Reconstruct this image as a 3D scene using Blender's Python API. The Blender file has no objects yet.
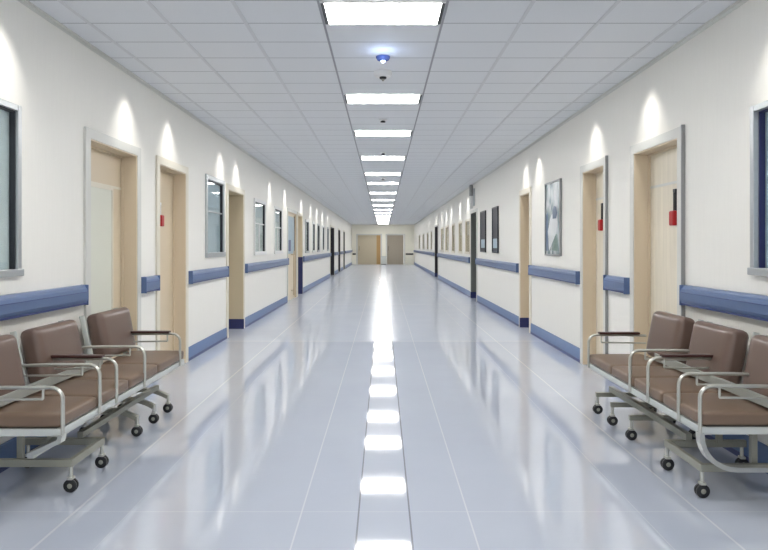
import bpy, bmesh, math, random
from mathutils import Vector, Matrix
random.seed(4)
PI = math.pi
W, H, E, F, D = 2.14, 2.726, 1.26, 620.0, 42.4     # half width, height, eye, focal px, length
YB = -4.0
scene = bpy.context.scene
C = scene.collection

# ------------------------------------------------------------------ materials
def lin(c):
    return tuple(((v/255)/12.92 if v/255 <= .04045 else ((v/255+.055)/1.055)**2.4) for v in c)
def mat(name, rgb, rough=.5, metal=0.0, spec=.5, coat=0.0, emit=None, es=0.0, noise=None, bump=None, stretch=(1,1,1)):
    m = bpy.data.materials.new(name); m.use_nodes = True
    nt = m.node_tree; b = nt.nodes['Principled BSDF']
    c = lin(rgb)
    b.inputs['Base Color'].default_value = (*c, 1)
    b.inputs['Roughness'].default_value = rough
    b.inputs['Metallic'].default_value = metal
    b.inputs['Specular IOR Level'].default_value = spec
    b.inputs['Coat Weight'].default_value = coat
    if emit:
        b.inputs['Emission Color'].default_value = (*lin(emit), 1); b.inputs['Emission Strength'].default_value = es
    if noise or bump:
        g = nt.nodes.new('ShaderNodeNewGeometry')
        mp = nt.nodes.new('ShaderNodeMapping'); mp.inputs['Scale'].default_value = stretch
        nt.links.new(g.outputs['Position'], mp.inputs['Vector'])
        n = nt.nodes.new('ShaderNodeTexNoise'); n.inputs['Scale'].default_value = (noise or bump)[0]; n.inputs['Detail'].default_value = 5
        nt.links.new(mp.outputs[0], n.inputs['Vector'])
        if noise:
            r = nt.nodes.new('ShaderNodeMix'); r.data_type = 'RGBA'
            a = noise[1]
            r.inputs[6].default_value = (*[v*(1-a) for v in c], 1); r.inputs[7].default_value = (*[min(1, v*(1+a)) for v in c], 1)
            nt.links.new(n.outputs['Fac'], r.inputs[0]); nt.links.new(r.outputs[2], b.inputs['Base Color'])
        if bump:
            bp = nt.nodes.new('ShaderNodeBump'); bp.inputs['Strength'].default_value = bump[1]; bp.inputs['Distance'].default_value = bump[2]
            nt.links.new(n.outputs['Fac'], bp.inputs['Height']); nt.links.new(bp.outputs[0], b.inputs['Normal'])
    return m

M = {}
M['wall'] = mat('wall_paper', (240,238,231), .55, noise=(14,.03), stretch=(6,6,.25))
M['trim'] = mat('pale_trim', (214,214,208), .4)
M['trim_warm'] = mat('warm_trim', (226,220,204), .4)
M['edge'] = mat('grey_edge', (150,152,152), .35, .4)
M['beige'] = mat('beige_laminate', (216,200,174), .4)
M['cream'] = mat('cream_laminate', (222,208,182), .4)
M['wood'] = mat('pale_wood', (226,218,200), .38, noise=(5,.16), stretch=(8,8,.3))
M['blue'] = mat('blue_bumper', (92,120,166), .35)
M['blue_rail'] = mat('blue_rail_vinyl', (88,109,148), .32)
M['blue_dark'] = mat('dark_blue_vinyl', (40,48,100), .35)
M['blue_line'] = mat('dark_blue_line', (52,66,120), .35)
M['alu'] = mat('aluminium', (186,190,192), .3, .6)
M['alu_dark'] = mat('dark_frame', (52,54,60), .35, .3)
M['white'] = mat('white_plastic', (232,232,230), .4)
M['rail_grid'] = mat('ceiling_bar', (208,210,213), .5)
M['black'] = mat('black_plastic', (14,14,16), .35)
M['rubber'] = mat('black_rubber', (22,22,25), .3)
M['steel'] = mat('satin_steel', (196,196,188), .3, .75)
M['steel_green'] = mat('painted_steel', (150,150,138), .35, .3)
M['frame_white'] = mat('pale_steel', (206,210,206), .3, .3)
M['steel_rail'] = mat('rail_steel', (172,176,170), .35, .3)
M['centre_bar'] = mat('centre_ceiling_bar', (150,152,158), .5)
M['leather'] = mat('brown_leather', (108,88,78), .3, spec=.6, bump=(90,.12,.002))
M['leather_tan'] = mat('tan_leather', (116,96,80), .38, spec=.5, bump=(90,.12,.002))
M['pad'] = mat('dark_brown_pad', (66,38,34), .35)
M['red'] = mat('red_plastic', (176,14,26), .3)
M['lamp'] = mat('light_diffuser', (255,255,255), .5, emit=(255,253,250), es=17.0)
M['khaki'] = mat('khaki_board', (196,184,158), .45)
M['khaki_grey'] = mat('grey_door', (166,156,140), .45)
M['grey'] = mat('grey_green', (108,112,108), .45)
M['dark'] = mat('dark_jamb', (40,38,44), .4)
M['blind'] = mat('blue_grey_blind', (172,190,200), .5, noise=(3,.12), stretch=(1,1,6))
M['blind_grey'] = mat('grey_blind', (208,218,218), .5, noise=(3,.08), stretch=(1,1,6))
M['blind_dark'] = mat('dark_board', (46,46,56), .5)
M['indigo'] = mat('indigo_gasket', (38,42,90), .4)
M['dome'] = mat('blue_dome', (92,112,176), .25)
M['led'] = mat('led', (220,230,255), .4, emit=(190,210,255), es=12)

def glass_mat():
    m = bpy.data.materials.new('window_glass'); m.use_nodes = True
    nt = m.node_tree; nt.nodes.clear()
    o = nt.nodes.new('ShaderNodeOutputMaterial'); mx = nt.nodes.new('ShaderNodeMixShader')
    t = nt.nodes.new('ShaderNodeBsdfTransparent'); g = nt.nodes.new('ShaderNodeBsdfGlossy')
    t.inputs['Color'].default_value = (.97,.99,.99,1); g.inputs['Roughness'].default_value = .03
    fr = nt.nodes.new('ShaderNodeLayerWeight'); fr.inputs['Blend'].default_value = .5
    pw = nt.nodes.new('ShaderNodeMath'); pw.operation = 'POWER'; pw.inputs[1].default_value = 5
    ma = nt.nodes.new('ShaderNodeMath'); ma.operation = 'MULTIPLY_ADD'; ma.inputs[1].default_value = .6; ma.inputs[2].default_value = .06
    nt.links.new(fr.outputs['Facing'], pw.inputs[0]); nt.links.new(pw.outputs[0], ma.inputs[0])
    nt.links.new(ma.outputs[0], mx.inputs[0]); nt.links.new(t.outputs[0], mx.inputs[1]); nt.links.new(g.outputs[0], mx.inputs[2])
    nt.links.new(mx.outputs[0], o.inputs['Surface'])
    return m
M['glass'] = glass_mat()

def math_node(nt, op, a, b=None, c=None):
    n = nt.nodes.new('ShaderNodeMath'); n.operation = op
    for i, v in enumerate((a, b, c)):
        if v is None: continue
        if isinstance(v, (int, float)): n.inputs[i].default_value = v
        else: nt.links.new(v, n.inputs[i])
    return n.outputs[0]

def line_mask(nt, coord, at, hw):
    return math_node(nt, 'LESS_THAN', math_node(nt, 'ABSOLUTE', math_node(nt, 'SUBTRACT', coord, at)), hw)

TY, T0 = .376, 4.08
def ceiling_mat():
    m = bpy.data.materials.new('ceiling_tiles'); m.use_nodes = True
    nt = m.node_tree; b = nt.nodes['Principled BSDF']; b.inputs['Roughness'].default_value = .7
    b.inputs['Specular IOR Level'].default_value = .25
    g = nt.nodes.new('ShaderNodeNewGeometry'); s = nt.nodes.new('ShaderNodeSeparateXYZ'); nt.links.new(g.outputs['Position'], s.inputs[0])
    q = math_node(nt, 'FRACT', math_node(nt, 'DIVIDE', math_node(nt, 'SUBTRACT', s.outputs['Y'], T0-100*TY), TY))
    q = math_node(nt, 'ABSOLUTE', math_node(nt, 'SUBTRACT', q, .5))
    line = math_node(nt, 'GREATER_THAN', q, .5-.0125)
    n = nt.nodes.new('ShaderNodeTexNoise'); n.inputs['Scale'].default_value = 260; n.inputs['Detail'].default_value = 2
    nt.links.new(g.outputs['Position'], n.inputs['Vector'])
    mx = nt.nodes.new('ShaderNodeMix'); mx.data_type = 'RGBA'
    mx.inputs[6].default_value = (*lin((220,223,226)), 1); mx.inputs[7].default_value = (*lin((228,230,233)), 1)
    nt.links.new(n.outputs['Fac'], mx.inputs[0])
    m2 = nt.nodes.new('ShaderNodeMix'); m2.data_type = 'RGBA'
    nt.links.new(mx.outputs[2], m2.inputs[6]); m2.inputs[7].default_value = (*lin((150,152,156)), 1)
    nt.links.new(line, m2.inputs[0]); nt.links.new(m2.outputs[2], b.inputs['Base Color'])
    return m
def floor_mat():
    m = bpy.data.materials.new('polished_floor'); m.use_nodes = True
    nt = m.node_tree; b = nt.nodes['Principled BSDF']
    b.inputs['IOR'].default_value = 2.7
    g = nt.nodes.new('ShaderNodeNewGeometry'); s = nt.nodes.new('ShaderNodeSeparateXYZ'); nt.links.new(g.outputs['Position'], s.inputs[0])
    X, Y = s.outputs['X'], s.outputs['Y']
    nt.links.new(math_node(nt, 'MULTIPLY_ADD', math_node(nt, 'GREATER_THAN', Y, 8.2), .14, .05), b.inputs['Roughness'])
    tot = None
    for at, hw in ((-.115,.0035),(.125,.0035),(-.385,.0035),(.40,.0035),(-1.20,.0012),(1.21,.0016),(-1.46,.006),(1.50,.005)):
        l = line_mask(nt, X, at, hw); tot = l if tot is None else math_node(nt, 'MAXIMUM', tot, l)
    for at, hw in ((2.94,.002),(8.2,.012),(13.4,.012)):
        tot = math_node(nt, 'MAXIMUM', tot, line_mask(nt, Y, at, hw))
    n = nt.nodes.new('ShaderNodeTexNoise'); n.inputs['Scale'].default_value = 1.6; n.inputs['Detail'].default_value = 4
    nt.links.new(g.outputs['Position'], n.inputs['Vector'])
    mx = nt.nodes.new('ShaderNodeMix'); mx.data_type = 'RGBA'
    mx.inputs[6].default_value = (*lin((184,191,206)), 1); mx.inputs[7].default_value = (*lin((194,201,214)), 1)
    nt.links.new(n.outputs['Fac'], mx.inputs[0])
    m2 = nt.nodes.new('ShaderNodeMix'); m2.data_type = 'RGBA'
    nt.links.new(mx.outputs[2], m2.inputs[6]); m2.inputs[7].default_value = (*lin((212,215,221)), 1)
    nt.links.new(tot, m2.inputs[0]); nt.links.new(m2.outputs[2], b.inputs['Base Color'])
    dk = math_node(nt, 'MAXIMUM', line_mask(nt, X, -.115, .004), line_mask(nt, X, .125, .004))
    m3 = nt.nodes.new('ShaderNodeMix'); m3.data_type = 'RGBA'; m3.inputs[7].default_value = (*lin((140,144,152)), 1)
    nt.links.new(dk, m3.inputs[0]); nt.links.new(m2.outputs[2], m3.inputs[6]); nt.links.new(m3.outputs[2], b.inputs['Base Color'])
    # gentle waviness of the wax coat, long across the corridor
    mp = nt.nodes.new('ShaderNodeMapping'); mp.inputs['Scale'].default_value = (.5, 5, 1)
    nt.links.new(g.outputs['Position'], mp.inputs['Vector'])
    w = nt.nodes.new('ShaderNodeTexNoise'); w.inputs['Scale'].default_value = 2.0; w.inputs['Detail'].default_value = 3
    nt.links.new(mp.outputs[0], w.inputs['Vector'])
    bp = nt.nodes.new('ShaderNodeBump'); bp.inputs['Strength'].default_value = .09; bp.inputs['Distance'].default_value = .003
    nt.links.new(w.outputs['Fac'], bp.inputs['Height']); nt.links.new(bp.outputs[0], b.inputs['Normal'])
    return m
M['ceiling'] = ceiling_mat(); M['floor'] = floor_mat()

def print_mat():
    m = bpy.data.materials.new('poster_print'); m.use_nodes = True
    nt = m.node_tree; b = nt.nodes['Principled BSDF']; b.inputs['Roughness'].default_value = .25
    g = nt.nodes.new('ShaderNodeNewGeometry')
    mp = nt.nodes.new('ShaderNodeMapping'); mp.inputs['Scale'].default_value = (1, 1.6, .9); mp.inputs['Location'].default_value = (0,.4,.1)
    nt.links.new(g.outputs['Position'], mp.inputs['Vector'])
    n = nt.nodes.new('ShaderNodeTexNoise'); n.inputs['Scale'].default_value = 3.2; n.inputs['Detail'].default_value = 1; n.inputs['Distortion'].default_value = .6
    nt.links.new(mp.outputs[0], n.inputs['Vector'])
    r = nt.nodes.new('ShaderNodeValToRGB'); e = r.color_ramp.elements
    e[0].position = .3; e[0].color = (*lin((86,104,118)), 1); e[1].position = .7; e[1].color = (*lin((226,230,232)), 1)
    x = e.new(.45); x.color = (*lin((150,168,170)), 1)
    nt.links.new(n.outputs['Fac'], r.inputs[0]); nt.links.new(r.outputs[0], b.inputs['Base Color'])
    return m
M['print'] = print_mat()

# ------------------------------------------------------------------ mesh helpers
class MB:
    def __init__(s): s.bm = bmesh.new()
    def box(s, x0, x1, y0, y1, z0, z1, bev=0):
        x0, x1 = min(x0,x1), max(x0,x1)
        t = bmesh.new(); bmesh.ops.create_cube(t, size=1)
        for v in t.verts: v.co = Vector(((x0+x1)/2+v.co.x*(x1-x0), (y0+y1)/2+v.co.y*(y1-y0), (z0+z1)/2+v.co.z*(z1-z0)))
        if bev: bmesh.ops.bevel(t, geom=t.edges[:], offset=bev, segments=2, profile=.6, affect='EDGES')
        s.add(t); return s
    def add(s, t):
        me = bpy.data.meshes.new('tmp'); t.to_mesh(me); s.bm.from_mesh(me); bpy.data.meshes.remove(me); t.free()
    def tube(s, pts, r, n=10, rx=None):
        pts = [Vector(p) for p in pts]; rings = []
        up = None
        for i, p in enumerate(pts):
            d = ((pts[min(i+1, len(pts)-1)]-p).normalized() + (p-pts[max(i-1, 0)]).normalized()).normalized()
            if up is None:
                up = Vector((0,1,0)) if abs(d.y) < .9 else Vector((0,0,1))
            a = (up - d*up.dot(d)).normalized(); b = d.cross(a); up = a
            rings.append([s.bm.verts.new(p + a*math.cos(2*PI*k/n)*(rx or r) + b*math.sin(2*PI*k/n)*r) for k in range(n)])
        for A, B in zip(rings, rings[1:]):
            for k in range(n): s.bm.faces.new((A[k], A[(k+1)%n], B[(k+1)%n], B[k]))
        s.bm.faces.new(rings[0][::-1]); s.bm.faces.new(rings[-1]); return s
    def strip(s, pts, w, t):   # rectangular bar of width w (along y) and thickness t swept in the xz plane
        pts = [Vector(p) for p in pts]; rings = []
        for i, p in enumerate(pts):
            d = ((pts[min(i+1, len(pts)-1)]-p).normalized() + (p-pts[max(i-1, 0)]).normalized()).normalized()
            a = Vector((0,1,0)); b = d.cross(a).normalized()
            rings.append([s.bm.verts.new(p + a*w/2*u + b*t/2*v) for u, v in ((-1,-1),(1,-1),(1,1),(-1,1))])
        for A, B in zip(rings, rings[1:]):
            for k in range(4): s.bm.faces.new((A[k], A[(k+1)%4], B[(k+1)%4], B[k]))
        s.bm.faces.new(rings[0][::-1]); s.bm.faces.new(rings[-1]); return s
    def lathe(s, c, prof, axis='z', n=24):
        c = Vector(c); rings = []
        for r, h in prof:
            ring = []
            for k in range(n):
                a = 2*PI*k/n; u, v = r*math.cos(a), r*math.sin(a)
                ring.append(s.bm.verts.new(c + (Vector((u,v,h)) if axis == 'z' else Vector((u,h,v)))))
            rings.append(ring)
        for A, B in zip(rings, rings[1:]):
            for k in range(n): s.bm.faces.new((A[k], A[(k+1)%n], B[(k+1)%n], B[k]))
        s.bm.faces.new(rings[0][::-1]); s.bm.faces.new(rings[-1]); return s
    def cushion(s, c, size, r, crown=(0,0,0), rot=None, n=14):
        t = bmesh.new(); bmesh.ops.create_cube(t, size=2)
        bmesh.ops.subdivide_edges(t, edges=t.edges[:], cuts=n, use_grid_fill=True)
        h = Vector(size)/2
        for v in t.verts:
            u = v.co.copy()
            # denser rings near the borders so the rounding reads
            u = Vector([math.sin(q*PI/2)*.35+q*.65 for q in u])
            p = Vector([u[i]*h[i] for i in range(3)])
            q = Vector([max(-(h[i]-r), min(h[i]-r, p[i])) for i in range(3)])
            dd = p-q
            if dd.length > 1e-6:
                k = max(abs(dd.x), abs(dd.y), abs(dd.z)); p = q + dd.normalized()*k
            for i in range(3):
                j, k2 = (i+1)%3, (i+2)%3
                if abs(u[i]) > .999: p[i] += math.copysign(crown[i]*(1-u[j]**2)*(1-u[k2]**2), u[i])
            if rot is not None: p = rot @ p
            v.co = Vector(c)+p
        s.add(t); return s
    def build(s, name, m, parent=None, smooth=False):
        bmesh.ops.recalc_face_normals(s.bm, faces=s.bm.faces[:])
        me = bpy.data.meshes.new(name)
        org = Vector((0,0,0)); p = parent
        while p is not None: org = org + Vector(p.location); p = p.parent
        for v in s.bm.verts: v.co -= org
        if smooth:
            for f in s.bm.faces: f.smooth = True
        s.bm.to_mesh(me); s.bm.free()
        if smooth:
            for e in me.edges: pass
        me.materials.append(m)
        o = bpy.data.objects.new(name, me); C.objects.link(o)
        if parent is not None: o.parent = parent
        if smooth == 'auto':
            me.set_sharp_from_angle(angle=math.radians(38))
        return o
def tag(o, label=None, cat=None, group=None, kind=None):
    if label: o['label'] = label
    if cat: o['category'] = cat
    if group: o['group'] = group
    if kind: o['kind'] = kind
    return o
def thing(name, loc, label, cat, group=None, kind=None):
    o = bpy.data.objects.new(name, None); o.empty_display_size = .1; C.objects.link(o); o.location = loc
    return tag(o, label, cat, group, kind)

# ------------------------------------------------------------------ openings  (y0, y1, z0, z1)
GAP = .07
left_doors = [  # y0, y1 outer
 (4.43,5.44),(5.83,6.76),(8.45,9.52),(13.80,15.30),(15.40,16.42),(25.0,27.1),(29.4,30.9),(33.2,34.6)]
right_doors = [(4.40,5.33),(5.90,6.675),(8.93,9.68),(14.03,15.08),(23.95,25.5)]
left_windows = [(2.55,3.64,1.09,2.08),(7.46,8.32,1.125,2.13),(10.25,11.26,1.11,2.06),(12.15,13.10,1.11,2.05),
 (17.0,17.8,1.07,1.99),(18.7,19.4,1.07,1.99),(20.1,20.8,1.07,1.99),(21.8,22.5,1.07,1.99),(23.7,24.3,1.07,1.99)]
right_windows = [(2.5,3.56,1.10,2.06),(15.25,16.1,1.06,1.94),(16.7,17.5,1.06,1.94),(18.4,19.2,1.06,1.94),(20.1,21.2,1.06,1.94),
 (21.75,22.9,1.06,1.94),(26.9,27.8,1.06,1.94),(29.0,30.2,1.06,1.94),(32.0,33.4,1.06,1.94),(35.5,37.0,1.06,1.94)]
DT = 2.045
def wall(name, s, doors, wins):
    ops = [(a+GAP, b-GAP, 0, DT) for a, b in doors] + [(a+.03, b-.03, z0+.03, z1-.03) for a, b, z0, z1 in wins]
    ops.sort(); m = MB(); y = YB; x0, x1 = s*W, s*(W+.3)
    for a, b, z0, z1 in ops:
        m.box(x0, x1, y, a, 0, H)
        if z0 > 0: m.box(x0, x1, a, b, 0, z0)
        m.box(x0, x1, a, b, z1, H); y = b
    m.box(x0, x1, y, D, 0, H)
    return m.build(name, M['wall'])
tag(wall('wall_left', -1, left_doors, left_windows), 'off-white corridor wall on the left with doors and windows', 'wall', kind='structure')
tag(wall('wall_right', 1, right_doors, right_windows), 'off-white corridor wall on the right with doors and windows', 'wall', kind='structure')
tag(MB().box(-W-.3, W+.3, YB, D+1.2, -.1, 0).build('floor', M['floor']), 'polished pale blue-grey corridor floor with thin seams', 'floor', kind='structure')
tag(MB().box(-W-.3, W+.3, YB, D+1.2, H, H+.1).build('ceiling', M['ceiling']), 'white suspended tile ceiling of the corridor', 'ceiling', kind='structure')
tag(MB().box(-W-.3, -1.9, YB-.1, YB, 0, H).box(1.9, W+.3, YB-.1, YB, 0, H).box(-1.9, 1.9, YB-.1, YB, 0, .3).box(-1.9, 1.9, YB-.1, YB, 2.6, H).build('wall_back', M['wall']), 'off-white wall behind the viewer around an added fill-light window', 'wall', kind='structure')
bw = thing('window_30', (0, YB, .3), 'wide unglazed window added behind the viewer to let fill light in', 'window', None, 'structure')  # unseen window added behind the camera so sky light fills the near corridor
m = MB()
for x in (-1.9,-.65,.6,1.85): m.box(x, x+.05, YB-.08, YB-.02, .3, 2.6)
m.box(-1.9, 1.9, YB-.079, YB-.021, .3, .35).box(-1.9, 1.9, YB-.079, YB-.021, 2.55, 2.6)
m.build('window_frame', M['white'], bw)
# ceiling bars and wall angles
k = 1
for x, w, nm in ((-.388,.015,'left of the lights'),(.388,.015,'right of the lights'),(-.90,.024,'second left of the lights'),(.90,.024,'second right of the lights'),
             (-1.41,.024,'third left of the lights'),(1.41,.024,'third right of the lights'),(-1.93,.024,'nearest the left wall'),(1.93,.024,'nearest the right wall')):
    tag(MB().box(x-w/2, x+w/2, YB, D, H-.004, H+.001).build('trim_%d' % k, M['rail_grid' if abs(x) > .5 else 'centre_bar']), 'thin grey ceiling bar running lengthwise, ' + nm, 'ceiling bar', 'lengthwise ceiling bars', 'structure'); k += 1
for s, nm in ((-1,'left'),(1,'right')):
    m = MB().box(s*W, s*(W-.022), YB, D, H-.006, H+.001).box(s*W, s*(W-.004), YB, D, H-.03, H)
    tag(m.build('trim_%d' % k, M['trim']), 'pale angle trim where the ceiling meets the %s wall' % nm, 'trim', kind='structure'); k += 1

# baseboards: between the doors
def segs(doors, y0=YB, y1=D):
    out = []; y = y0
    for a, b in doors: out.append((y, a)); y = b
    out.append((y, y1)); return out
for s, nm, doors in ((-1,'left',left_doors),(1,'right',right_doors)):
    m = MB(); l = MB()
    for a, b in segs(doors):
        if b-a < .12: continue
        m.box(s*W, s*(W-.014), a+.003, b-.003, .03, .15, .003)
        l.box(s*W, s*(W-.017), a+.003, b-.003, 0, .03)
    o = tag(m.build('baseboard_'+nm, M['blue']), 'blue vinyl baseboard along the %s wall' % nm, 'baseboard', kind='structure')
    tag(l.build('bottom_edge', M['blue_line'], o), 'darker blue bottom edge')

# handrails
def handrail(s, a, b, label, grp='blue wall handrails', m='blue_rail'):
    t = thing('handrail', (s*W, a, .845), label, 'handrail', grp)
    prof = [(0,.845),(.034,.850),(.05,.865),(.056,.885),(.056,.935),(.050,.958),(.040,.968),(.034,.985),(0,.985)]
    mb = MB(); A = []
    for y in (a+.012, b-.012): A.append([mb.bm.verts.new((s*(W-.001-px), y, z)) for px, z in prof])
    n = len(prof)
    for k in range(n): mb.bm.faces.new((A[0][k], A[0][(k+1)%n], A[1][(k+1)%n], A[1][k]))
    mb.bm.faces.new(A[0]); mb.bm.faces.new(A[1][::-1])
    mb.build('rail', M[m], t)
    MB().box(s*(W-.040), s*(W-.0585), a+.013, b-.013, .935, .9385).box(s*(W-.034), s*(W-.0535), a+.013, b-.013, .850, .862).build('groove_line', M['blue_line'], t)
    for y0, y1 in ((a, a+.012), (b-.012, b)):
        MB().box(s*(W-.001), s*(W-.058), y0, y1, .843, .987, .004).build('end_cap', M[m], t)
    return t
for a, b, lb in ((YB+.02,4.39,'long blue handrail behind the left bench, below the nearest left window'),
    (5.46,5.80,'short blue handrail between the two nearest left doors'),
    (6.79,8.40,'blue handrail between the second and third left doors'),
    (9.55,13.76,'long blue handrail on the left wall below the two narrow windows'),
    (16.44,24.97,'far blue handrail on the left wall beyond the blue jamb'),
    (27.12,29.38,'handrail on the left wall between two dark far doorways'),
    (30.92,33.18,'handrail on the left wall before the last dark doorway'),
    (34.62,42.2,'farthest handrail on the left wall beside the end wall')):
    handrail(-1, a, b, lb)
for a, b, lb in ((YB+.02,4.36,'long blue handrail behind the right bench, below the nearest right window'),
    (5.36,5.87,'short blue handrail between the two nearest right doors'),
    (6.70,8.90,'blue handrail on the right wall below the framed poster'),
    (9.71,14.00,'blue handrail on the right wall below the two dark narrow frames'),
    (15.10,23.92,'long blue handrail on the right wall beyond the grey jamb'),
    (25.52,42.2,'farthest blue handrail on the right wall, beyond the black jamb')):
    handrail(1, a, b, lb)

# ------------------------------------------------------------------ doors
def door(n, s, y0, y1, label, rec=.12, slab='beige', jamb='beige', trim='trim', guard=None, style='plain', tag_d=None):
    r = thing('door_%d' % n, (s*W, (y0+y1)/2, 0), label, 'door', None, 'structure')
    a, b = y0+GAP, y1-GAP
    m = MB()
    m.box(s*(W), s*(W-.02), y0, a+.004, 0, DT+.07, .003).box(s*W, s*(W-.02), b-.004, y1, 0, DT+.07, .003).box(s*W, s*(W-.0195), a, b, DT-.004, DT+.069, .003)
    m.build('door_frame', M[trim], r)
    j = MB(); dx = W+rec+.05
    j.box(s*(W-.012), s*dx, a-.001, a+.014, 0, DT).box(s*(W-.012), s*dx, b-.014, b+.001, 0, DT).box(s*(W-.012), s*dx, a+.014, b-.014, DT-.014, DT)
    # stop bead
    x = W+rec-.018
    j.box(s*x, s*(x+.016), a+.014, a+.03, 0, DT-.014).box(s*x, s*(x+.016), b-.03, b-.014, 0, DT-.014).box(s*x, s*(x+.016), a+.03, b-.03, DT-.03, DT-.014)
    j.build('jamb', M[jamb], r)
    x0, x1 = W+rec, W+rec+.045
    sl = MB().box(s*x0, s*x1, a+.016, b-.016, .006, DT-.018).build('door_panel', M[slab], r)
    if style in ('glass', 'wood'):
        MB().box(s*(x0-.004), s*x0, a+.03, b-.03, 1.742, 1.762).build('transom_strip', M['trim' if style == 'wood' else 'trim_warm'], sl)
    if style == 'glass':
        g0, g1 = a+.05, b-.22
        MB().box(s*(x0-.006), s*x0, g0, g1, .35, 1.72).build('vision_panel', mat('pale_green_panel', (218,219,206), .3), sl)
        q = MB(); q.box(s*(x0-.012), s*x0, g0-.02, g0, .33, 1.74).box(s*(x0-.012), s*x0, g1, g1+.02, .33, 1.74).box(s*(x0-.012), s*x0, g0, g1, 1.72, 1.74).box(s*(x0-.012), s*x0, g0, g1, .33, .35)
        q.build('panel_bead', M['trim_warm'], sl)
    if style == 'vision':
        g0, g1 = a+.10, b-.12
        MB().box(s*(x0-.004), s*x0, g0, g1, 1.08, 1.95).build('glass_panel', M['blind'], sl)
        q = MB(); q.box(s*(x0-.012), s*x0, g0-.03, g0, 1.05, 1.98).box(s*(x0-.012), s*x0, g1, g1+.03, 1.05, 1.98)
        q.build('glass_bead', M['alu_dark'], sl)
        MB().box(s*(x0-.012), s*(x0-.005), g0+.25, g0+.55, 1.14, 1.40, .002).build('blue_notice', M['blue_line'], sl)
        MB().tube([(s*(x0-.06), g0+.7, .1), (s*(x0-.06), g0+.7, 1.15)], .014).box(s*x0, s*(x0-.06), g0+.69, g0+.71, .2, .22).box(s*x0, s*(x0-.06), g0+.69, g0+.71, 1.05, 1.07).build('pull_bar', M['beige'], sl, True)
    # lever handle on the near-side stile for closed doors
    if style == 'plain' and rec < .2:
        hy = a+.10
        MB().lathe((s*(x0-.0), hy, 1.0), [(.024,0),(.024,.001)], 'z').build('rose', M['steel'], sl) if False else None
    if guard:
        gz = guard
        q = MB().box(s*(W-.018), s*(dx-.06), b-.018, b-.012, 0, gz)
        q.box(s*(W-.024), s*(W-.019), b-.02, b-.002, 0, gz)
        q.build('jamb_guard', M['blue_dark'], r)
    if tag_d:
        ty, lb = tag_d
        dz = .04 if s < 0 else 0
        t = thing('door_hanger', (s*(x0-.02), ty, 1.45), lb, 'door hanger', 'red door hangers')
        MB().box(s*(x0-.0), s*(x0-.014), ty-.012, ty-.004, 1.50, 1.69).box(s*(x0-.0), s*(x0-.014), ty+.012, ty+.020, 1.50, 1.69).box(s*x0, s*(x0-.016), ty-.014, ty+.022, 1.675, 1.70, .002).build('hanger_bar', M['alu_dark'] if s > 0 else M['white'], t)
        MB().cushion((s*(x0-.022), ty+.004, 1.475+dz), (.036,.078,.115), .012).build('pad', M['red'], t, True)
    return r
n = 1
door(1, -1, 4.43, 5.44, 'beige door with pale green panel behind the left bench', style='glass'); 
door(2, -1, 5.83, 6.76, 'plain beige door on the left wall with a red hanger', trim='trim_warm', tag_d=(6.26,'white bar and red pad hanging on the plain left door'))
door(3, -1, 8.45, 9.52, 'deep beige doorway on the left wall with blue kick guard', rec=.24, trim='trim_warm', guard=.15, jamb='khaki', slab='khaki')
door(4, -1, 13.80, 15.30, 'door with blue-grey glass and a dark blue notice, left wall', rec=.03, trim='trim', style='vision', slab='cream')
door(5, -1, 15.40, 16.42, 'left doorway whose far jamb is dark blue up to the handrail', rec=.2, jamb='cream', slab='cream', trim='trim_warm', guard=.97)
door(6, -1, 25.0, 27.1, 'nearest of the black-jambed doorways far down the left wall', rec=.2, jamb='dark', slab='grey', trim='trim_warm')
door(7, -1, 29.4, 30.9, 'middle black-jambed doorway far down the left wall', rec=.2, jamb='dark', slab='grey', trim='trim_warm')
door(8, -1, 33.2, 34.6, 'farthest dark-jambed doorway on the left wall', rec=.2, jamb='grey', slab='grey', trim='trim_warm')
door(9, 1, 4.40, 5.33, 'pale wood-grain door behind the right bench, nearest on the right', style='wood', slab='wood', jamb='beige', tag_d=(4.78,'steel bar and red pad hanging on the nearest right door'))
door(10, 1, 5.90, 6.675, 'second pale wood-grain door on the right wall, past the bench', style='wood', slab='wood', jamb='beige', tag_d=(6.37,'steel bar and red pad hanging on the second right door'))
door(11, 1, 8.93, 9.68, 'deep beige doorway on the right wall beyond the poster', rec=.24, trim='trim_warm', guard=.15, jamb='beige', slab='khaki')
door(12, 1, 14.03, 15.08, 'grey-green jambed doorway on the right wall below the tube lamp', rec=.2, jamb='grey', slab='grey', trim='trim', guard=.15)
door(13, 1, 23.95, 25.5, 'black-jambed doorway far down the right wall', rec=.2, jamb='dark', slab='grey', trim='trim', guard=.15)
# dark metal near edge on the two wood doors
for s, y, lb in ((1,4.40,'thin grey metal edge strip on the near side of the nearest right door frame'),(1,5.90,'thin grey metal edge strip on the near side of the second right door frame')):
    tag(MB().box(s*(W), s*(W-.028), y-.012, y-.001, 0, DT+.075, .002).build('edge_strip', M['edge']), lb, 'edge strip', 'door frame edge strips')
tag(MB().box(W, W-.03, 15.1, 15.12, .99, 1.0).build('trim_%d' % k, M['trim']), 'tiny pale trim beside the grey jamb', 'trim', kind='structure') if False else None

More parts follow.
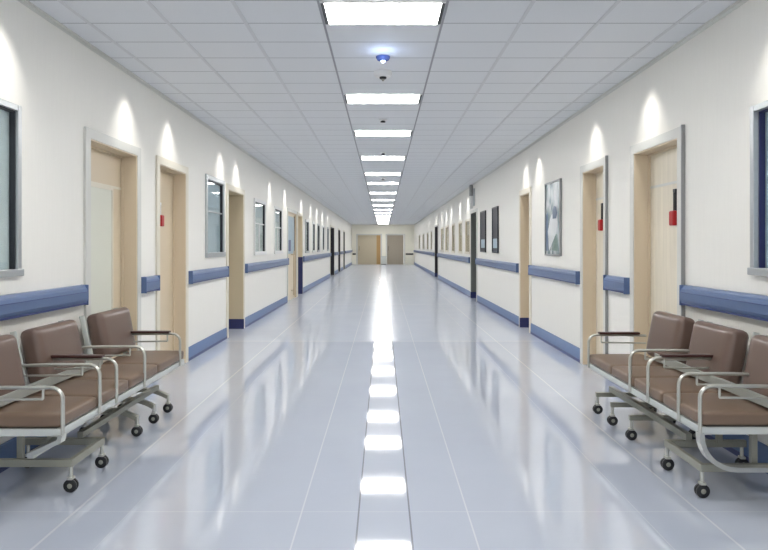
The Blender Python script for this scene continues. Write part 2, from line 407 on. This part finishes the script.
# ------------------------------------------------------------------ windows
def window(n, s, a, b, z0, z1, label, frame='alu', back='blind', mull=True, gasket='alu_dark', proud=.02):
    r = thing('window_%d' % n, (s*W, (a+b)/2, z0), label, 'window', None, 'structure')
    fw = .055 if mull or n not in (1, 10) else .036
    m = MB()
    m.box(s*(W+.03), s*(W-proud), a, a+fw, z0, z1, .004).box(s*(W+.03), s*(W-proud), b-fw, b, z0, z1, .004)
    m.box(s*(W+.03), s*(W-proud+.001), a+fw, b-fw, z1-fw, z1, .004).box(s*(W+.03), s*(W-proud-.012), a-.005, b+.005, z0-.005, z0+fw, .004)
    m.build('window_frame', M[frame], r)
    g = MB(); t = .014 if n not in (1, 10) else .008
    g.box(s*(W+(.020 if n not in (1, 10) else .010)), s*(W-.004), a+fw, a+fw+t, z0+fw, z1-fw).box(s*(W+.028), s*(W-.004), b-fw-t, b-fw, z0+fw, z1-fw)
    g.box(s*(W+.028), s*(W-.003), a+fw+t, b-fw-t, z1-fw-t, z1-fw)
    g.build('gasket', M[gasket], r)
    MB().box(s*(W+.012), s*(W+.018), a+fw+.001, b-fw-.001, z0+fw, z1-fw).build('window_pane', M['glass'], r)
    MB().box(s*(W+.031), s*(W+.045), a+.03, b-.03, z0+.03, z1-.03).build('blind', M[back], r)
    if mull:
        zm = z0+(z1-z0)*.56
        q = MB().box(s*(W+.022), s*(W+.0), a+fw+t, b-fw-t, zm-.008, zm+.008)
        if mull == 2:
            yc = (a+b)/2; q.box(s*(W+.022), s*(W+.0), yc-.01, yc+.01, z0+fw, zm)
        q.build('glazing_bar', M[frame], r)
    return r
window(1, -1, *left_windows[0], 'large grey-framed window above the left bench', mull=False, back='blind_grey')
window(2, -1, *left_windows[1], 'two-pane blue-grey window between the second and third left doors', mull=True)
window(3, -1, *left_windows[2], 'nearer of two narrow windows beyond the third left door', mull=2, frame='white', back='blind_grey')
window(4, -1, *left_windows[3], 'farther of two narrow windows beyond the third left door', mull=2, frame='white', back='blind_grey')
ords = ['first','second','third','fourth','last']
for i in range(5):
    window(5+i, -1, *left_windows[4+i], '%s small far window past the blue jamb on the left wall' % ords[i], frame='alu' if i%2 == 0 else 'white', back='blind_grey', mull=False)
window(10, 1, *right_windows[0], 'large silver-framed window above the right bench', mull=False, gasket='indigo', proud=.035)
wl = ['first','second','third','fourth','fifth','sixth','seventh','eighth','last']
for i in range(9):
    window(11+i, 1, *right_windows[1+i], '%s khaki far window past the grey jamb on the right wall' % wl[i], frame='trim_warm' if i < 5 else 'trim', back='khaki', mull=False, proud=.01, gasket='khaki')

# poster and dark frames on the right wall
def picture(name, a, b, z0, z1, label, face, frame, cat, grp=None):
    r = thing(name, (W, (a+b)/2, z0), label, cat, grp)
    m = MB(); f = .022
    m.box(W-.001, W-.03, a, a+f, z0, z1, .003).box(W-.001, W-.03, b-f, b, z0, z1, .003).box(W-.001, W-.029, a+f, b-f, z0, z0+f, .003).box(W-.001, W-.029, a+f, b-f, z1-f, z1, .003)
    m.build('picture_frame', M[frame], r)
    p = MB().box(W-.002, W-.015, a+f-.001, b-f+.001, z0+f, z1-f).build('print', M[face], r)
    return r, p
r, p = picture('framed_poster', 7.41, 8.10, 1.137, 2.07, 'tall framed poster with a pale blurred figure, right wall', 'print', 'edge', 'poster')
def blob(pts, m, nm, off=0):
    mb = MB(); x = W-.0165
    x -= off; f = mb.bm.faces.new([mb.bm.verts.new((x, y, z)) for y, z in pts])
    e = bmesh.ops.extrude_face_region(mb.bm, geom=[f]); 
    for v in e['geom']:
        if isinstance(v, bmesh.types.BMVert): v.co.x += .0014
    return mb.build(nm, m, p)
w_ = mat('print_white', (222,226,228), .3); bl_ = mat('print_blue', (92,112,140), .3); gr_ = mat('print_green', (112,136,128), .3)
blob([(7.97,1.20),(8.07,1.20),(8.07,1.66),(7.99,1.70)], bl_, 'blue_area')
blob([(7.50,1.20),(7.78,1.20),(7.72,1.42),(7.56,1.40)], gr_, 'green_area')
blob([(7.60,1.42),(7.92,1.20),(7.98,1.45),(7.86,1.62),(7.70,1.70),(7.55,1.66)], w_, 'white_coat', .0015)
blob([(7.60,1.60),(7.75,1.60),(7.77,1.70),(7.70,1.76),(7.60,1.74),(7.55,1.66)], bl_, 'dark_head', .003)
for a, b, lb in ((11.45,12.03,'nearer of two tall dark framed boards on the right wall'),(12.84,13.48,'farther of two tall dark framed boards on the right wall')):
    r, p = picture('framed_board', a, b, 1.13, 2.0, lb, 'blind_dark', 'alu_dark', 'framed board', 'dark framed boards')
    MB().box(W-.015, W-.0165, a+.06, b-.06, 1.22, 1.40).build('pale_area', M['blind'], p)

# tube lamp above the grey jamb
t = thing('wall_lamp', (W, 14.5, 2.12), 'tall dark and chrome tube lamp high above the grey jamb, right wall', 'lamp')
MB().box(W, W-.03, 14.42, 14.58, 2.2, 2.6, .006).build('back_plate', M['alu'], t)
MB().lathe((W-.08, 14.5, 2.13), [(.03,0),(.036,.02),(.036,.28),(.03,.30)]).build('glass_tube', M['white'], t, 'auto')
MB().lathe((W-.08, 14.5, 2.43), [(.036,0),(.045,.01),(.045,.22),(.035,.26)]).build('upper_housing', M['edge'], t, 'auto')

# ------------------------------------------------------------------ far end
ew = MB(); y0, y1 = D, D+.2
OL, OR, OT = -1.74, 1.42, 2.01
ew.box(-W-.3, OL, y0, y1, 0, H).box(OR, W+.3, y0, y1, 0, H).box(OL, OR, y0, y1, OT, H).box(-.16, .27, y0, y1, 0, OT)
tag(ew.build('wall_end', mat('end_wall_paint', (246,243,228), .55)), 'cream end wall of the corridor around two wide doorways', 'wall', kind='structure')
def end_door(n, x0, x1, label, m, leaf_to=None):
    r = thing('door_%d' % n, ((x0+x1)/2, D, 0), label, 'door', None, 'structure')
    MB().box(x0-.09, x0+.012, D-.02, D+.18, 0, OT+.08).box(x1-.012, x1+.09, D-.02, D+.18, 0, OT+.08).box(x0+.012, x1-.012, D-.02, D+.18, OT-.012, OT+.08).build('door_frame', M['trim'], r)
    lt = leaf_to or x1-.02
    sl = MB().box(x0, lt, D+.10, D+.145, 0, OT).build('door_panel', M[m], r)
    MB().box(x0+.10, x0+.12, D+.085, D+.10, .95, 1.25).build('handle', M['alu_dark'], sl)
    if leaf_to:
        MB().box(leaf_to, x1, D+.12, D+.165, 0, OT).build('narrow_panel', mat('amber_panel', (188,150,96), .45), r)
    return r
end_door(14, OL, -.16, 'khaki door with a narrow amber leaf, left side of the end wall', 'khaki', -.44)
end_door(15, .27, OR, 'grey-brown door on the right side of the end wall', 'khaki_grey')
t = thing('waste_bin', (.05, D-.22, 0), 'pale grey box bin standing between the two end doors', 'bin')
MB().box(-.14, .24, D-.40, D-.03, .03, .52, .015).build('bin_body', M['frame_white'], t)
MB().box(-.15, .25, D-.41, D-.025, .52, .56, .01).build('lid', M['alu'], t)
MB().box(-.12, .22, D-.38, D-.05, 0, .03).build('plinth', M['black'], t)
for x0, x1, lb in ((-2.08,-1.86,'dark handrail on the end wall left of the doors'),(1.55,2.08,'dark handrail on the end wall right of the doors')):
    t = thing('end_handrail', ((x0+x1)/2, D, .66), lb, 'handrail', 'dark handrails on the end wall')
    MB().box(x0, x1, D-.05, D-.001, .66, .76, .01).build('rail', M['alu_dark'], t)

# ------------------------------------------------------------------ ceiling lights
rows = [0,6,11,17,23,28,35,42,49,56,62,69,75,82,88,93,98]
where = ['largest ceiling light panel, cut by the top edge of the photo','ceiling light panel just beyond the smoke detector','ceiling light panel just beyond the small black sprinkler']
on = ['fourth','fifth','sixth','seventh','eighth','ninth','tenth','eleventh','twelfth','thirteenth','fourteenth','fifteenth','sixteenth','last']
back = [-6,-11,-17]  # unseen panels added over and behind the camera for fill light
for i, rr in enumerate(rows+back):
    a = T0-TY+rr*TY+.008; b = a+TY-.016
    if i < 3: lb = where[i]
    elif i < len(rows): lb = 'rectangular white ceiling light panel, %s in line from the viewer' % on[i-3]
    else: lb = 'white ceiling light panel added as fill above or behind the viewer, %s behind' % on[i-len(rows)].replace('fourth','first').replace('fifth','second').replace('sixth','third')
    t = thing('ceiling_light', (0, (a+b)/2, H-.01), lb, 'ceiling light', 'rectangular ceiling lights')
    MB().box(-.352, .352, a+.004, b-.004, H-.010, H-.002).build('diffuser', M['lamp'], t)
    MB().box(-.376, .376, a-.002, a+.003, H-.012, H-.001).box(-.376, .376, b-.003, b+.002, H-.012, H-.001).build('light_frame', M['white'], t)
    for s in (-1, 1): MB().box(s*.354, s*.376, a+.003, b-.003, H-.012, H-.001).build('end_cap', M['black'], t)

# detectors
t = thing('sensor_dome', (0, 4.80, H-.04), 'small blue-lit dome sensor on the ceiling before the smoke detector', 'sensor')
MB().lathe((0,4.80,H-.034), [(.026,0),(.045,.008),(.053,.020),(.055,.034)]).build('dome', M['dome'], t, True)
MB().lathe((0,4.80,H-.046), [(.006,0),(.014,.003),(.016,.013)]).build('lens', M['led'], t, True)
t = thing('smoke_detector', (0, 5.22, H-.07), 'white round smoke detector with black sensor on the ceiling', 'smoke detector')
MB().lathe((0,5.22,H-.045), [(.050,0),(.064,.004),(.078,.025),(.078,.045)]).build('base', M['white'], t, 'auto')
MB().lathe((0,5.22,H-.062), [(.020,0),(.028,.004),(.030,.018)]).build('sensor_ring', M['black'], t, 'auto')
MB().lathe((0,5.22,H-.078), [(.006,0),(.010,.004),(.010,.017)]).build('nub', M['steel_green'], t, 'auto')
for y, lb in ((7.2,'small black ceiling sprinkler before the third light panel'),(9.75,'small black ceiling sprinkler before the fourth light panel'),(13.4,'small black ceiling sprinkler before the sixth light panel')):
    t = thing('sprinkler', (0, y, H-.04), lb, 'sprinkler', 'ceiling sprinklers')
    MB().lathe((0,y,H-.012), [(.045,0),(.05,.012)]).build('collar', M['white'], t, 'auto')
    MB().lathe((0,y,H-.034), [(.012,0),(.030,.004),(.030,.012),(.018,.023)]).build('head', M['black'], t, 'auto')

# ------------------------------------------------------------------ benches
def arc(cx, cz, r, a0, a1, y, n=7):
    return [(cx+r*math.cos(a0+(a1-a0)*i/n), y, cz+r*math.sin(a0+(a1-a0)*i/n)) for i in range(n+1)]
def caster(x, y, parent, s):
    r = .034
    MB().tube([(x, y, .06), (x, y, .135)], .010).box(x-.014, x+.014, y-.017, y+.017, .064, .078, .003).build('fork', M['steel'], parent, 'auto')
    w = MB()
    for dy in (-.016, .002):
        w.lathe((x, y+dy, r), [(r*.8,0),(r,.003),(r,.011),(r*.8,.014)], 'y', 28)
    w.build('wheel', M['rubber'], parent, 'auto')
    MB().lathe((x, y-.0185, r), [(.009,0),(.013,.002),(.013,.037),(.009,.039)], 'y', 16).build('hub', M['steel_green'], parent, 'auto')

def bench(s, label, cush, backs, arms, rail, far_legs, near_leg, arch, top_m, xf=1.53):
    ya, yb = cush[0], cush[-1]
    r = thing('waiting_bench', (s*1.8, (ya+yb)/2, 0), label, 'bench', 'wheeled waiting benches')
    z0, z1 = .392, .458
    # seat frame
    f = MB()
    f.box(s*xf, s*(xf+.022), ya, yb, .352, .390, .003)
    f.box(s*xf, s*(xf+.05), ya, yb, .352, .358)
    f.box(s*1.94, s*1.97, ya, yb, .352, .390, .003)
    for y in cush:
        yy = min(max(y, ya+.012), yb-.012)
        f.box(s*(xf+.02), s*1.95, yy-.012, yy+.012, .354, .388)
    f.build('seat_frame', M['frame_white'], r)
    # seat tray under cushions
    MB().box(s*(xf+.03), s*1.93, ya+.015, yb-.015, .380, .391).build('seat_tray', M['dark'], r)
    for a, b in zip(cush, cush[1:]):
        MB().cushion((s*(xf+.205), (a+b)/2, (z0+z1)/2), (.41, b-a-.006, z1-z0), .016, (.004,0,.010)).build('seat_cushion', M[top_m], r, True)
    # back rail running in front of the backrests
    MB().box(s*1.86, s*1.885, rail[0], rail[1], .475, .525, .004).build('back_rail', M['steel_rail'], r)
    # backs
    for a, b in backs:
        rot = Matrix.Rotation(s*math.radians(11), 3, 'Y')
        c = Vector((s*1.955, (a+b)/2, .635))
        bk = MB().cushion(c, (.115, b-a-.02, .325), .040, (.008,0,0), rot).build('backrest', M['leather'], r, True)
        for y in (a-.006, b+.006):
            p = MB()
            p.tube([(s*1.955, y, .39), (s*1.985, y, .48), (s*2.045, y, .765), (s*2.050, y, .785)], .019, 12, .006)
            p.build('back_support', M['frame_white'], bk, 'auto')
        MB().box(s*2.0, s*2.012, a+.03, b-.03, .50, .76, .002).build('back_plate', M['steel_green'], bk) if False else None
    # arms
    for y, zt, pad in arms:
        xa = xf-.004; rr = .055
        pts = [(s*xa, y, .36), (s*xa, y, zt-rr)]
        pts += [(s*(xa+rr-rr*math.cos(t)), y, zt-rr+rr*math.sin(t)) for t in [PI/2*i/7 for i in range(1, 8)]]
        pts += [(s*1.80, y, zt), (s*1.95, y, zt-.005)]
        ar = MB().tube(pts, .0092, 10, .0105).build('armrest', M['steel'], r, 'auto')
        MB().tube([(s*1.62, y, zt-.055), (s*1.95, y, zt-.06)], .006, 8).tube([(s*1.62, y, zt-.055), (s*1.62, y, zt-.005)], .006, 8).build('lower_bar', M['steel'], ar, 'auto')
        if pad:
            MB().box(s*1.60, s*1.90, y-.022, y+.022, zt+.006, zt+.022, .006).build('arm_pad', M['pad'], ar)
    # near wheeled rectangle
    n0, n1 = near_leg
    L = MB(); x0, x1 = 1.60, 2.04
    for y in (n0, n1): L.box(s*x0, s*x1, y-.014, y+.014, .130, .168, .003)
    L.box(s*(x0-.012), s*(x0+.012), n0-.0145, n1+.0145, .1295, .1685, .003)
    for y in (n0+.03, n1-.03): L.box(s*1.86, s*1.89, y-.013, y+.013, .160, .356, .002)
    leg = L.build('leg', M['steel_green'], r)
    for y in (n0, n1): caster(s*x0, y, leg, s)
    caster(s*(x1-.02), n0, leg, s); caster(s*(x1-.02), n1, leg, s)
    # sloping bracket at the near end
    if s < 0:
        pb = [(s*(xf+.004), ya+.015, .360), (s*(xf+.01), ya+.015, .330), (s*(xf+.13), ya+.015, .275), (s*(xf+.16), ya+.015, .262)]
    else:
        pb = [(s*(xf+.002), ya+.015, .360)] + [(s*(xf+.17-.168*math.cos(t)), ya+.015, .345-.16*math.sin(t)) for t in [PI/2*i/8 for i in range(0, 9)]] + [(s*1.88, ya+.015, .185)]
    br = MB().strip(pb, .045, .022)
    br.box(s*1.66, s*1.69, ya-.005, n0+.02, .250, .278) if s < 0 else None
    br.build('end_bracket', M['steel'], r)
    # far legs
    for y in far_legs:
        L = MB()
        if arch:
            pts = []
            for i in range(13):
                t = i/12; pts.append((s*(2.0-t*.37), y, .115+.055*math.sin(PI*min(1, t*1.0))**.8 if t > 0 else .115))
            pts[-1] = (s*1.63, y, .118)
            L.strip(pts, .04, .026)
        else:
            L.box(s*1.60, s*2.04, y-.014, y+.014, .128, .160, .003)
        L.box(s*1.86, s*1.89, y-.013, y+.013, .150, .356, .002)
        leg = L.build('leg', M['steel_green'], r)
        caster(s*(1.63 if arch else 1.613), y, leg, s)
        caster(s*(1.975 if arch else 2.02), y, leg, s)
    # long lower beam tying the legs together
    MB().box(s*1.70, s*1.735, near_leg[1]-.012, far_legs[-1]+.012, .166 if not arch else .172, .206, .003).build('lower_beam', M['steel_green'], r)
    return r
bench(-1, 'brown leather wheeled waiting bench against the left wall', [2.95,3.32,3.74,4.22,4.78], [(2.86,3.29),(3.44,3.94),(4.22,4.74)],
      [(2.955,.585,False),(3.34,.62,False),(3.55,.615,True),(3.97,.615,False),(4.66,.60,True)], (2.7,4.12), [4.11,4.41,4.70], (3.18,3.53), True, 'leather_tan')
bench(1, 'brown leather wheeled waiting bench against the right wall', [2.98,3.40,3.79,4.16,4.62], [(2.84,3.28),(3.41,3.88),(4.0,4.46)],
      [(2.985,.585,False),(3.20,.60,False),(3.57,.615,True),(3.83,.615,False),(4.60,.60,True)], (2.7,4.25), [4.03,4.36,4.66], (3.11,3.49), False, 'leather_tan')

# ------------------------------------------------------------------ lamps that wash the walls
def spot(s, y, e=9.0):
    l = bpy.data.lights.new('wall_washer', 'SPOT'); l.energy = e; l.spot_size = math.radians(78); l.spot_blend = 1; l.shadow_soft_size = .045
    l.color = (1, .97, .92)
    o = bpy.data.objects.new('wall_washer', l); C.objects.link(o)
    o.location = (s*(W-.19), y, H-.02); o.rotation_euler = (0, s*math.radians(-4), 0)
for y in (3.45,5.15,6.17,8.14,9.03,11.7,13.5,16.2,18.3,20.0,21.8,24.0,27,30.5,35): spot(-1, y, 15 if y < 12 else 20)
for y in (3.30,4.95,6.23,8.5,9.28,15.6,17.2,19.4,20.9,22.5,25,29,34): spot(1, y, 15 if y < 12 else 20)
l = bpy.data.lights.new('sensor_glow', 'POINT'); l.energy = .42; l.color = (.5,.65,1); l.shadow_soft_size = .012
o = bpy.data.objects.new('sensor_glow', l); C.objects.link(o); o.location = (0, 4.64, H-.10)

w = bpy.data.worlds.new('world'); scene.world = w; w.use_nodes = True
w.node_tree.nodes['Background'].inputs[0].default_value = (.93,.96,1,1); w.node_tree.nodes['Background'].inputs[1].default_value = 1.0

# ------------------------------------------------------------------ camera
cd = bpy.data.cameras.new('camera'); cam = bpy.data.objects.new('camera', cd); C.objects.link(cam)
cam.location = (0, 0, E); cam.rotation_euler = (PI/2, 0, 0)
cd.sensor_width = 36; cd.lens = 36*F/768; cd.shift_x = 1/768; cd.shift_y = -29/768; cd.clip_start = .05
scene.camera = cam
vs = scene.view_settings; vs.view_transform = 'Standard'; vs.look = 'None'; vs.gamma = 1; vs.use_curve_mapping = False; vs.exposure = 0.98
